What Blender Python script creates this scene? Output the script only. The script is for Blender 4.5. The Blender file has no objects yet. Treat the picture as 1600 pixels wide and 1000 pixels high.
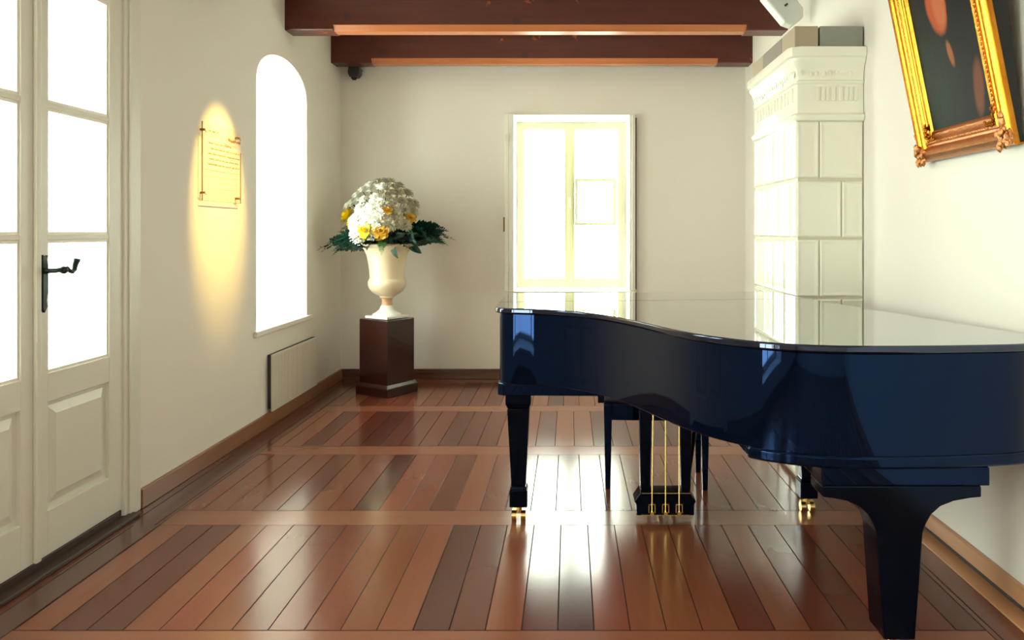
import bpy, bmesh, math, random
from mathutils import Vector, Matrix
random.seed(7)
PI = math.pi
SC = bpy.context.scene
COL = SC.collection

# ------------------------------------------------------------------ camera
cam = bpy.data.cameras.new('camera'); camo = bpy.data.objects.new('camera', cam); COL.objects.link(camo)
camo.location = (0, 0, 1.33); camo.rotation_euler = (PI/2, 0, 0)
cam.lens = 27.0; cam.sensor_width = 36.0; cam.sensor_fit = 'HORIZONTAL'
cam.shift_x = -90/1600; cam.shift_y = -138/1600
cam.clip_start = 0.05
SC.camera = camo
# ------------------------------------------------------------------ daylight
SKY = 9.0
w = bpy.data.worlds.new('world'); SC.world = w; w.use_nodes = True
wn = w.node_tree.nodes; bg = wn['Background']
bg.inputs[0].default_value = (0.92, 1.0, 0.85, 1); bg.inputs[1].default_value = SKY
vs = SC.view_settings
vs.view_transform = 'Standard'; vs.look = 'None'; vs.gamma = 1.0; vs.exposure = 0.95
vs.use_curve_mapping = False
SC.cycles.max_bounces = 12; SC.cycles.diffuse_bounces = 6; SC.cycles.glossy_bounces = 5
SC.cycles.transparent_max_bounces = 12
SC.cycles.sample_clamp_indirect = 12
SC.cycles.caustics_reflective = False
SC.cycles.use_denoising = True

XL, XR, YB, YF, ZC = -2.07, 1.587, 6.94, -2.6, 3.04

def portal(name, loc, rot, sx, sy):
    l = bpy.data.lights.new(name, 'AREA'); l.shape = 'RECTANGLE'; l.size = sx; l.size_y = sy
    l.cycles.is_portal = True
    o = bpy.data.objects.new(name, l); COL.objects.link(o); o.location = loc; o.rotation_euler = rot
    return o
# area light points down -Z: turn towards +X (left wall), -Y (back wall), +Y (front)
portal('daylight_door', (XL-.12, 2.97, 1.6), (0, -PI/2, 0), 1.7, 1.1)
portal('daylight_arch', (XL-.50, 5.56, 1.6), (0, -PI/2, 0), 2.0, 1.0)
portal('daylight_back', (.015, YB+.52, 1.6), (-PI/2, 0, 0), 1.1, 1.6)
portal('fill_daylight_rear_a', (XL-.40, .05, 1.4), (0, -PI/2, 0), 2.3, 1.6)  # guides daylight through an added rear window
portal('fill_daylight_rear_b', (XL-.40, -1.82, 1.55), (0, -PI/2, 0), 1.9, 1.15)

# ------------------------------------------------------------------ materials
MATS = {}
def mat(name, col=(.8,.8,.8), rough=.5, metal=0., spec=.5, coat=0., tint=None, trans=0., coatrough=.03):
    m = bpy.data.materials.new(name); m.use_nodes = True
    b = m.node_tree.nodes['Principled BSDF']
    b.inputs['Base Color'].default_value = (*col, 1); b.inputs['Roughness'].default_value = rough
    b.inputs['Metallic'].default_value = metal; b.inputs['Specular IOR Level'].default_value = spec
    b.inputs['Coat Weight'].default_value = coat; b.inputs['Coat Roughness'].default_value = coatrough
    if tint: b.inputs['Specular Tint'].default_value = (*tint, 1)
    MATS[name] = m
    return m
def N(m, t, **kw):
    n = m.node_tree.nodes.new(t)
    for k, v in kw.items(): setattr(n, k, v)
    return n
def L(m, a, b): m.node_tree.links.new(a, b)
def bsdf(m): return m.node_tree.nodes['Principled BSDF']
def mth(m, op, a, b=None, c=None):
    n = N(m, 'ShaderNodeMath', operation=op)
    for i, v in enumerate((a, b, c)):
        if v is None: continue
        if isinstance(v, (int, float)): n.inputs[i].default_value = v
        else: L(m, v, n.inputs[i])
    return n.outputs[0]
def mixc(m, f, a, b, bt='MIX'):
    n = N(m, 'ShaderNodeMix', data_type='RGBA', blend_type=bt)
    for s, v in ((n.inputs[0], f), (n.inputs[6], a), (n.inputs[7], b)):
        if isinstance(v, (int, float)): s.default_value = v
        elif isinstance(v, tuple): s.default_value = (*v, 1) if len(v) == 3 else v
        else: L(m, v, s)
    return n.outputs[2]
def noise(m, scale, vec=None, detail=4, rough=.55):
    n = N(m, 'ShaderNodeTexNoise'); n.inputs['Scale'].default_value = scale
    n.inputs['Detail'].default_value = detail; n.inputs['Roughness'].default_value = rough
    if vec is not None: L(m, vec, n.inputs['Vector'])
    return n
def mapping(m, scale=(1,1,1), src='Object'):
    tc = N(m, 'ShaderNodeTexCoord'); mp = N(m, 'ShaderNodeMapping'); mp.inputs['Scale'].default_value = scale
    L(m, tc.outputs[src], mp.inputs[0]); return mp.outputs[0]
def bump(m, h, dist=.002, strength=.5):
    b = N(m, 'ShaderNodeBump'); b.inputs['Distance'].default_value = dist; b.inputs['Strength'].default_value = strength
    L(m, h, b.inputs['Height']); L(m, b.outputs[0], bsdf(m).inputs['Normal'])
def vary(m, c1, c2, scale=(3,3,3), nscale=2., bd=0., bscale=None):
    v = mapping(m, scale); n = noise(m, nscale, v)
    L(m, mixc(m, n.outputs[0], c1, c2), bsdf(m).inputs['Base Color'])
    if bd: 
        n2 = noise(m, bscale or nscale*4, v); bump(m, n2.outputs[0], bd, .4)

m = mat('plaster', rough=.75, spec=.25); vary(m, (.775,.745,.69), (.82,.795,.745), (1,1,1), 1.3, .004, 5)
m = mat('ceiling_plaster', rough=.8); vary(m, (.74,.70,.63), (.78,.74,.68), (1,1,1), 2)
m = mat('white_paint', rough=.42); vary(m, (.70,.69,.61), (.76,.75,.68), (1,1,.3), 3, .0008, 14)
m = mat('bright_paint', (.80,.79,.70), .4)
m = mat('sill_paint', (.80,.79,.75), .45)
m = mat('radiator_paint', rough=.45); vary(m, (.66,.62,.55), (.70,.66,.60), (1,1,1), 3)
mat('gap_shade_and_badge', (.05,.045,.05), .7)  # dark tone painting the shade in gaps; also the speaker badge
mat('black_iron', (.012,.022,.022), .35, .6)
mat('black_plastic', (.015,.015,.018), .35)
mat('speaker_white', (.72,.76,.70), .4)
m = mat('brass', (.85,.60,.22), .22, 1.)
m = mat('piano_lacquer', (.001,.0025,.008), .03, spec=.5, coat=.06, tint=(.035,.115,.40)); bsdf(m).inputs['IOR'].default_value = 1.85
mat('piano_satin', (.001,.0015,.004), .12, spec=.3, tint=(.25,.4,.8))
m = mat('lid_lacquer', (.001,.002,.006), .02, spec=.5, coat=1.0, tint=(.03,.08,.25), coatrough=.02); bsdf(m).inputs['IOR'].default_value = 2.5
m = mat('casement_paint', (.60,.60,.42), .4)
mat('vent_paint', (.56,.56,.38), .5)
mat('bench_leather', (.01,.012,.02), .4)
m = mat('ivory', (.8,.78,.7), .25)
m = mat('felt_red', (.25,.02,.02), .9)
m = mat('urn_glaze', rough=.32, coat=.2); vary(m, (.80,.68,.46), (.84,.73,.54), (1,1,1), 3)
mat('urn_stem', (.62,.36,.22), .4)
mat('urn_foot', (.82,.82,.80), .4)
m = mat('mahogany', rough=.22, spec=.5, coat=.25); vary(m, (.036,.007,.005), (.018,.004,.003), (6,6,1), 3)
m = mat('petal_white', (.86,.87,.80), .6)
m = mat('petal_cream_shade', (.50,.47,.35), .6)  # shade on the right-hand blooms is put into this duller petal colour
m = mat('petal_yellow', (.88,.70,.02), .5)
m = mat('petal_gold', (.72,.44,.05), .5)
m = mat('leaf_dark', rough=.35); vary(m, (.006,.045,.035), (.012,.09,.055), (9,9,9), 3)
mat('leaf_grey', (.16,.26,.24), .5)
mat('leaf_light', (.09,.24,.04), .5)
mat('stem_green', (.05,.09,.03), .6)
m = mat('stove_glaze', rough=.16, spec=.5, coat=.3); vary(m, (.82,.82,.70), (.86,.86,.76), (1,1,1), 2.5, .006, 2.2)
mat('stove_grout', (.62,.60,.48), .6)
m = mat('stove_top_stone', rough=.6)
v = mapping(m, (1,1,1)); 
vo = N(m, 'ShaderNodeTexVoronoi'); vo.inputs['Scale'].default_value = 4.2; L(m, v, vo.inputs['Vector'])
sp = N(m, 'ShaderNodeSeparateColor'); L(m, vo.outputs['Color'], sp.inputs[0])
L(m, mixc(m, sp.outputs[0], (.22,.23,.21), (.42,.36,.29)), bsdf(m).inputs['Base Color'])
mat('canvas_edge', (.01,.01,.01), .8)
m = mat('gold', (.95,.52,.08), .2, 1.); 
v = mapping(m, (1,1,1)); n = noise(m, 9, v); L(m, mixc(m, n.outputs[0], (.34,.11,.010), (.60,.26,.03)), bsdf(m).inputs['Base Color'])
n2 = noise(m, 60, v); bump(m, n2.outputs[0], .002, .25)
m = mat('old_gold', (.55,.24,.09), .35, 1.)
v = mapping(m, (1,1,1)); n2 = noise(m, 90, v); bump(m, n2.outputs[0], .006, .6)
mat('ink', (.25,.13,.07), .7)
mat('ink_pale', (.48,.36,.24), .7)
mat('outer_ground', (.5,.5,.45), .9)

# wood with a grain along one axis
def wood(name, c1, c2, axis=0, rough=.35, s=1., spec=.5, coat=0.):
    m = mat(name, rough=rough, spec=spec, coat=coat)
    sc = [14*s, 14*s, 14*s]; sc[axis] = .9*s
    v = mapping(m, tuple(sc)); n = noise(m, 2.2, v, 6, .6)
    L(m, mixc(m, n.outputs[0], c1, c2), bsdf(m).inputs['Base Color'])
    bump(m, n.outputs[0], .0015, .25)
    return m
wood('skirting_wood', (.20,.085,.045), (.33,.15,.075), 1, .3)
wood('skirting_back_wood', (.07,.025,.016), (.13,.05,.03), 0, .3)
wood('floor_edge_wood', (.42,.20,.10), (.58,.30,.15), 1, .3)
wood('skirting_orange', (.36,.17,.085), (.60,.33,.18), 1, .3)
wood('threshold_wood', (.035,.02,.016), (.06,.03,.022), 1, .5)

# beams: dark red-brown old paint with faint rubbed ornaments
m = mat('beam_wood', rough=.34, spec=.5)
tc = N(m, 'ShaderNodeTexCoord'); obj_v = tc.outputs['Object']
mp = N(m, 'ShaderNodeMapping'); mp.inputs['Scale'].default_value = (.8, 12, 12); L(m, obj_v, mp.inputs[0])
n = noise(m, 2., mp.outputs[0], 6, .6)
base = mixc(m, n.outputs[0], (.040,.008,.006), (.135,.022,.012))
vo = N(m, 'ShaderNodeTexVoronoi'); vo.inputs['Scale'].default_value = 6.5; L(m, obj_v, vo.inputs['Vector'])
near = mth(m, 'LESS_THAN', vo.outputs['Distance'], .27)
spc = N(m, 'ShaderNodeSeparateColor'); L(m, vo.outputs['Color'], spc.inputs[0])
pick = mth(m, 'GREATER_THAN', spc.outputs[0], .62)
fine = noise(m, 26, obj_v, 3)
ring = mth(m, 'MULTIPLY', mth(m, 'MULTIPLY', near, pick), mth(m, 'GREATER_THAN', fine.outputs[0], .52))
c2 = mixc(m, spc.outputs[1], (.30,.03,.012), (.34,.12,.02))
base = mixc(m, mth(m, 'MULTIPLY', ring, .8), base, c2)
pick2 = mth(m, 'MULTIPLY', near, mth(m, 'LESS_THAN', spc.outputs[0], .2))
base = mixc(m, mth(m, 'MULTIPLY', pick2, .5), base, (.02,.012,.02))
L(m, base, bsdf(m).inputs['Base Color']); bump(m, n.outputs[0], .003, .3)
m = wood('beam_edge_lit', (.42,.13,.05), (.60,.22,.09), 0, .2)  # window light on the chamfers is put into this paler orange

# parquet floor
m = mat('parquet', rough=.2, spec=.5)
tc = N(m, 'ShaderNodeTexCoord'); sx = N(m, 'ShaderNodeSeparateXYZ'); L(m, tc.outputs['Object'], sx.inputs[0])
X, Y = sx.outputs[0], sx.outputs[1]
PW, PP = .121, 1.10
pan = mth(m, 'DIVIDE', mth(m, 'SUBTRACT', Y, 2.38-11*PP), PP)
panid = mth(m, 'FLOOR', pan); pf = mth(m, 'FRACT', pan)
inner = mth(m, 'MULTIPLY', mth(m, 'GREATER_THAN', X, -1.86), mth(m, 'LESS_THAN', X, 1.39))
strip = mth(m, 'MULTIPLY', mth(m, 'LESS_THAN', pf, .165), inner)
xo = mth(m, 'ADD', X, mth(m, 'MULTIPLY', mth(m, 'FRACT', mth(m, 'MULTIPLY', panid, .37)), .07))
xs = mth(m, 'DIVIDE', mth(m, 'ADD', xo, 20), PW)
pid = mth(m, 'FLOOR', xs); px = mth(m, 'FRACT', xs)
cmb = N(m, 'ShaderNodeCombineXYZ'); L(m, pid, cmb.inputs[0]); L(m, mth(m, 'MULTIPLY', panid, inner), cmb.inputs[1])
wnz = N(m, 'ShaderNodeTexWhiteNoise', noise_dimensions='3D'); L(m, cmb.outputs[0], wnz.inputs['Vector'])
rs = N(m, 'ShaderNodeSeparateColor'); L(m, wnz.outputs['Color'], rs.inputs[0])
g1 = N(m, 'ShaderNodeCombineXYZ')
L(m, mth(m, 'ADD', mth(m, 'MULTIPLY', X, 26), mth(m, 'MULTIPLY', pid, 3.7)), g1.inputs[0]); L(m, mth(m, 'MULTIPLY', Y, 1.6), g1.inputs[1])
g2 = N(m, 'ShaderNodeCombineXYZ'); L(m, mth(m, 'MULTIPLY', X, 1.6), g2.inputs[0]); L(m, mth(m, 'MULTIPLY', Y, 26), g2.inputs[1])
gv = N(m, 'ShaderNodeMix', data_type='VECTOR'); L(m, strip, gv.inputs[0]); L(m, g1.outputs[0], gv.inputs[4]); L(m, g2.outputs[0], gv.inputs[5])
gr = noise(m, 1.3, gv.outputs[1], 6, .6)
plank = mixc(m, rs.outputs[0], (.060,.013,.009), (.215,.052,.027))
plank = mixc(m, mth(m, 'MULTIPLY', mth(m, 'GREATER_THAN', rs.outputs[1], .72), .6), plank, (.26,.088,.040))
col = mixc(m, strip, plank, (.24,.084,.045))
col = mixc(m, mth(m, 'MULTIPLY', gr.outputs[0], .7), col, mixc(m, .5, col, (.08,.028,.02)), 'MIX')
col = mixc(m, mth(m, 'SUBTRACT', 1.0, inner), col, mixc(m, .6, col, (.10,.036,.024)))
gx = mth(m, 'MAXIMUM', mth(m, 'LESS_THAN', px, .022), mth(m, 'GREATER_THAN', px, .985))
gx = mth(m, 'MULTIPLY', gx, mth(m, 'SUBTRACT', 1.0, strip))
gy = mth(m, 'MAXIMUM', mth(m, 'LESS_THAN', pf, .003), mth(m, 'LESS_THAN', mth(m, 'ABSOLUTE', mth(m, 'SUBTRACT', pf, .165)), .0022))
gy = mth(m, 'MULTIPLY', gy, inner)
ge = mth(m, 'MAXIMUM', mth(m, 'LESS_THAN', mth(m, 'ABSOLUTE', mth(m, 'SUBTRACT', X, -1.86)), .002), mth(m, 'LESS_THAN', mth(m, 'ABSOLUTE', mth(m, 'SUBTRACT', X, 1.39)), .002))
gap = mth(m, 'MAXIMUM', mth(m, 'MAXIMUM', gx, gy), ge)
col = mixc(m, mth(m, 'MULTIPLY', gap, .85), col, (.012,.006,.005))
L(m, col, bsdf(m).inputs['Base Color'])
big = noise(m, 1.1, tc.outputs['Object'], 3)
rg = mth(m, 'ADD', mth(m, 'MULTIPLY', gr.outputs[0], .04), mth(m, 'MULTIPLY', big.outputs[0], .14))
L(m, mth(m, 'SUBTRACT', .5, mth(m, 'MULTIPLY', gap, .45)), bsdf(m).inputs['Specular IOR Level'])
L(m, mth(m, 'ADD', mth(m, 'ADD', mth(m, 'ADD', rg, mth(m, 'MULTIPLY', gap, .5)), .085), mth(m, 'MULTIPLY', rs.outputs[2], .02)), bsdf(m).inputs['Roughness'])
h = mth(m, 'SUBTRACT', mth(m, 'ADD', mth(m, 'MULTIPLY', gr.outputs[0], .05), mth(m, 'MULTIPLY', big.outputs[0], 1.2)), gap)
bump(m, h, .0022, .35)

# clear glass: mostly see-through with a Fresnel sheen
def glass(name, tint=(1,1,1)):
    m = bpy.data.materials.new(name); m.use_nodes = True; nt = m.node_tree; nt.nodes.clear()
    out = nt.nodes.new('ShaderNodeOutputMaterial'); mx = nt.nodes.new('ShaderNodeMixShader')
    tr = nt.nodes.new('ShaderNodeBsdfTransparent'); gl = nt.nodes.new('ShaderNodeBsdfGlossy'); fr = nt.nodes.new('ShaderNodeFresnel')
    fr.inputs[0].default_value = 1.45; tr.inputs[0].default_value = (*tint, 1); gl.inputs['Roughness'].default_value = .02
    geo = nt.nodes.new('ShaderNodeNewGeometry'); sb = nt.nodes.new('ShaderNodeMath'); sb.operation = 'SUBTRACT'; sb.inputs[0].default_value = 1; nt.links.new(geo.outputs['Backfacing'], sb.inputs[1])
    ml = nt.nodes.new('ShaderNodeMath'); ml.operation = 'MULTIPLY'; nt.links.new(sb.outputs[0], ml.inputs[0]); nt.links.new(fr.outputs[0], ml.inputs[1]); nt.links.new(ml.outputs[0], mx.inputs[0]); nt.links.new(tr.outputs[0], mx.inputs[1]); nt.links.new(gl.outputs[0], mx.inputs[2])
    nt.links.new(mx.outputs[0], out.inputs[0]); MATS[name] = m; return m
glass('window_glass'); glass('acrylic', (.97,.96,.95))

# ------------------------------------------------------------------ mesh helpers
class MB:
    def __init__(s): s.bm = bmesh.new()
    def box(s, a, b, M=None, bev=0.):
        x0,y0,z0 = a; x1,y1,z1 = b
        r = bmesh.ops.create_cube(s.bm, size=1.0)
        vs_ = r['verts']
        for v in vs_:
            v.co = Vector(((x0+x1)/2+v.co.x*(x1-x0), (y0+y1)/2+v.co.y*(y1-y0), (z0+z1)/2+v.co.z*(z1-z0)))
        if bev:
            es = {e for v in vs_ for e in v.link_edges}
            rb = bmesh.ops.bevel(s.bm, geom=list(es), offset=bev, segments=2, affect='EDGES', profile=.5)
            vs_ = list({v for f in rb['faces'] for v in f.verts} | {v for v in vs_ if v.is_valid})
        if M is not None:
            for v in vs_: v.co = M @ v.co
        return s
    def prism(s, pts, axis, a, b):
        """extrude the 2D outline along an axis: x -> pts are (y,z), y -> (x,z), z -> (x,y)"""
        def P(p, t):
            return {'x': (t,p[0],p[1]), 'y': (p[0],t,p[1]), 'z': (p[0],p[1],t)}[axis]
        va = [s.bm.verts.new(P(p,a)) for p in pts]; vb = [s.bm.verts.new(P(p,b)) for p in pts]
        s.bm.faces.new(va); s.bm.faces.new(vb[::-1])
        n = len(pts)
        for i in range(n): s.bm.faces.new((va[i], vb[i], vb[(i+1)%n], va[(i+1)%n]))
        return s
    def lathe(s, prof, c=(0,0,0), seg=40):
        rings = []
        for r, z in prof:
            rings.append([s.bm.verts.new((c[0]+r*math.cos(2*PI*i/seg), c[1]+r*math.sin(2*PI*i/seg), c[2]+z)) for i in range(seg)] if r > 1e-6 else [s.bm.verts.new((c[0],c[1],c[2]+z))])
        for A, B in zip(rings, rings[1:]):
            for i in range(seg):
                j = (i+1) % seg
                if len(A) == 1 and len(B) == 1: continue
                if len(A) == 1: s.bm.faces.new((A[0], B[i], B[j]))
                elif len(B) == 1: s.bm.faces.new((A[i], A[j], B[0]))
                else: s.bm.faces.new((A[i], A[j], B[j], B[i]))
        if len(rings[0]) > 1: s.bm.faces.new(rings[0][::-1])
        if len(rings[-1]) > 1: s.bm.faces.new(rings[-1])
        return s
    def tube(s, pts, r, seg=10):
        pts = [Vector(p) for p in pts]; rr = r if isinstance(r, (list, tuple)) else [r]*len(pts)
        rings = []; up = None
        for i, p in enumerate(pts):
            t = (pts[min(i+1,len(pts)-1)] - pts[max(i-1,0)]).normalized()
            if up is None: up = t.orthogonal().normalized()
            up = (up - t*up.dot(t)).normalized(); sd = t.cross(up)
            rings.append([s.bm.verts.new(p + (up*math.cos(2*PI*k/seg)+sd*math.sin(2*PI*k/seg))*rr[i]) for k in range(seg)])
        for A, B in zip(rings, rings[1:]):
            for k in range(seg): s.bm.faces.new((A[k], A[(k+1)%seg], B[(k+1)%seg], B[k]))
        s.bm.faces.new(rings[0][::-1]); s.bm.faces.new(rings[-1]); return s
    def taper(s, c, z0, w0, d0, z1, w1, d1):
        x, y = c
        A = [s.bm.verts.new((x+i*w0/2, y+j*d0/2, z0)) for i, j in ((-1,-1),(1,-1),(1,1),(-1,1))]
        B = [s.bm.verts.new((x+i*w1/2, y+j*d1/2, z1)) for i, j in ((-1,-1),(1,-1),(1,1),(-1,1))]
        s.bm.faces.new(A[::-1]); s.bm.faces.new(B)
        for i in range(4): s.bm.faces.new((A[i], A[(i+1)%4], B[(i+1)%4], B[i]))
        return s
    def ball(s, c, r, sub=2, sc=(1,1,1), jit=0.):
        res = bmesh.ops.create_icosphere(s.bm, subdivisions=sub, radius=1.0)
        for v in res['verts']:
            k = 1 + random.uniform(-jit, jit)
            v.co = Vector((c[0]+v.co.x*r*sc[0]*k, c[1]+v.co.y*r*sc[1]*k, c[2]+v.co.z*r*sc[2]*k))
        return s
    def quad(s, *p):
        s.bm.faces.new([s.bm.verts.new(q) for q in p]); return s
    def xf(s, M):
        for v in s.bm.verts: v.co = M @ v.co
        return s
    def build(s, name, m, parent=None, smooth=False, bev=0., seg=2, wn=False):
        bmesh.ops.recalc_face_normals(s.bm, faces=s.bm.faces)
        me = bpy.data.meshes.new(name); s.bm.to_mesh(me); s.bm.free()
        me.materials.append(MATS[m])
        if smooth:
            me.polygons.foreach_set('use_smooth', [True]*len(me.polygons))
            try: me.set_sharp_from_angle(angle=math.radians(38))
            except Exception: pass
        o = bpy.data.objects.new(name, me); COL.objects.link(o)
        if parent is not None: o.parent = parent
        if bev:
            b = o.modifiers.new('bevel', 'BEVEL'); b.width = bev; b.segments = seg; b.limit_method = 'ANGLE'; b.angle_limit = math.radians(35)
            b.harden_normals = False
        return o
def tag(o, label=None, cat=None, group=None, kind=None):
    if label: o['label'] = label
    if cat: o['category'] = cat
    if group: o['group'] = group
    if kind: o['kind'] = kind
    return o
def empty(name, loc=(0,0,0), rz=0., label=None, cat=None, group=None, kind=None):
    o = bpy.data.objects.new(name, None); COL.objects.link(o); o.location = loc; o.rotation_euler = (0,0,rz)
    o.empty_display_size = .1
    return tag(o, label, cat, group, kind)
def copy_tree(o, parent=None):
    c = o.copy(); COL.objects.link(c); c.parent = parent
    for ch in list(o.children): copy_tree(ch, c)
    return c

# ------------------------------------------------------------------ room shell
b = MB(); b.box((XL-.7, YF-.3, -.12), (XR+.3, YB+.7, 0)); tag(b.build('floor', 'parquet'), 'reddish brown plank floor divided by lighter cross boards', 'floor', kind='structure')
b = MB(); b.box((XL-.7, YF-.3, ZC), (XR+.3, YB+.7, ZC+.15)); tag(b.build('ceiling', 'ceiling_plaster'), 'pale plaster ceiling above the beams', 'ceiling', kind='structure')
# left wall with door, arched niche and two windows added behind the camera for fill light
WT = .55; xa, xb = XL-WT, XL
D0, D1, DH = 2.385, 3.56, 2.47
A0, A1, AS, AP, AZ = 5.075, 6.045, 2.335, 2.585, .66
b = MB()
def lw(y0, y1, z0, z1, x0=None): b.box((x0 or xa, y0, z0), (xb, y1, z1))
R1 = (-.75, .85, .25, 2.55); R2 = (-2.4, -1.25, .6, 2.5)
lw(YF-.3, R2[0], 0, ZC); lw(R2[0], R2[1], 0, R2[2]); lw(R2[0], R2[1], R2[3], ZC)
lw(R2[1], R1[0], 0, ZC); lw(R1[0], R1[1], 0, R1[2]); lw(R1[0], R1[1], R1[3], ZC)
lw(R1[1], 2.0, 0, ZC); lw(2.0, D0, 0, ZC, XL-.15); lw(D0, D1, DH, ZC, XL-.15); lw(D1, 4.5, 0, ZC, XL-.15); lw(4.5, A0, 0, ZC); lw(A0, A1, 0, AZ)
K = 28; yc = (A0+A1)/2; hw = (A1-A0)/2
arc = [(yc-hw*math.cos(PI*i/K), AS+(AP-AS)*math.sin(PI*i/K)**.9) for i in range(K+1)]
for i in range(K):
    (y0, z0), (y1, z1) = arc[i], arc[i+1]
    b.prism([(y0,z0),(y1,z1),(y1,ZC),(y0,ZC)], 'x', xa, xb)
lw(A1, YB+.7, 0, ZC)
bmesh.ops.remove_doubles(b.bm, verts=b.bm.verts, dist=1e-4)
tag(b.build('wall_left', 'plaster'), 'cream plaster wall with glazed door and arched window niche', 'wall', kind='structure')
# back wall with window niche
W0, W1, WZ0, WZ1 = -.525, .555, .79, 2.394
b = MB()
b.box((XL-.1, YB, 0), (W0, YB+.6, ZC)).box((W1, YB, 0), (XR+.3, YB+.6, ZC)).box((W0, YB, 0), (W1, YB+.6, WZ0)).box((W0, YB, WZ1), (W1, YB+.6, ZC))
tag(b.build('wall_back', 'plaster'), 'cream plaster end wall with a tall window', 'wall', kind='structure')
b = MB(); b.box((XR, YF-.3, 0), (XR+.3, YB+.1, ZC)); tag(b.build('wall_right', 'plaster'), 'cream plaster wall behind stove and painting', 'wall', kind='structure')
b = MB(); b.box((XL-.1, YF-.3, 0), (XR+.1, YF, ZC)); tag(b.build('wall_front', 'plaster'), 'cream plaster wall behind the viewer', 'wall', kind='structure')

# skirting
b = MB(); b.box((XL, 3.685, 0), (XL+.022, YB, .092)); tag(b.build('baseboard_left', 'skirting_wood', bev=.004), 'brown wooden skirting along the left wall', 'baseboard', kind='structure')
b = MB(); b.box((XL, .6, 0), (XL+.022, 2.27, .092)).box((XL, YF, 0), (XL+.022, .6, .092)); tag(b.build('baseboard_left_front', 'skirting_wood', bev=.004), 'brown wooden skirting left of the glazed door', 'baseboard', kind='structure')
b = MB(); b.box((XL, YB-.018, 0), (XR, YB, .055)); b.box((XL, YB-.026, .055), (XR, YB, .092)); tag(b.build('baseboard_back', 'skirting_back_wood', bev=.004), 'dark wooden skirting along the end wall', 'baseboard', kind='structure')
b = MB(); b.box((XR-.020, YF, .03), (XR, YB-.03, .097)); tag(b.build('baseboard_right', 'skirting_orange', bev=.005), 'orange brown skirting along the right wall', 'baseboard', kind='structure')
b = MB(); b.box((XR-.006, YF, 0), (XR, YB-.03, .03)); tag(b.build('trim_1', 'gap_shade_and_badge'), 'dark strip painting the shadow gap beneath the right skirting', 'trim', kind='structure')  # solid dark strip stands in for the shade under the skirting
b = MB(); b.box((XR-.082, YF, 0), (XR-.006, 4.10, .008)); tag(b.build('trim_2', 'floor_edge_wood', bev=.002), 'light orange edge board on the floor by the right wall', 'trim', kind='structure')

# ------------------------------------------------------------------ ceiling beams
def beam(yf, label):
    r = empty('ceiling_beam', ((XL+XR)/2, yf+.085, 2.795), label=label, cat='beam', group='dark wooden ceiling beams')
    M = Matrix.Translation(-r.location)
    y0, y1, z0, z1, c = yf, yf+.17, 2.795, ZC, .036
    s0, s1 = XL+.35, XR-.30
    full = [(y0,z0),(y1,z0),(y1,z1),(y0,z1)]
    cham = [(y0,z0+c),(y0+c,z0),(y1-c,z0),(y1,z0+c),(y1,z1),(y0,z1)]
    b = MB(); b.prism([(y0,z0+.008),(y0+.008,z0),(y1,z0),(y1,z1),(y0,z1)], 'x', XL, s0); b.prism(cham, 'x', s0, s1); b.prism([(y0,z0+.008),(y0+.008,z0),(y1,z0),(y1,z1),(y0,z1)], 'x', s1, XR)
    b.xf(M); b.build('beam_body', 'beam_wood', r)
    e = .0015; k = c+e
    b = MB(); b.prism([(y0-e,z0+c+.004),(y0-e,z0+c-.001),(y0+c,z0-e),(y1-c,z0-e),(y1-c,z0+.001),(y0+c+.001,z0+.001),(y0+.001,z0+c+.004)], 'x', s0, s1)
    b.xf(M); b.build('chamfered_edge', 'beam_edge_lit', r)
    return r
beam(5.58, 'dark red wooden ceiling beam, the nearer and wider of the two in view')
beam(6.66, 'dark red wooden ceiling beam closest to the end wall, above the small camera')
for k, y in enumerate((4.50, 3.42, 2.34, 1.26, .18, -.9)):
    tag(beam(y, None), ['dark red wooden ceiling beam above the front of the stove','dark red wooden ceiling beam over the piano keyboard end','dark red wooden ceiling beam over the piano tail',
        'dark red wooden ceiling beam in front of the glazed door','dark red wooden ceiling beam over the viewer','dark red wooden ceiling beam behind the viewer'][k])

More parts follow.
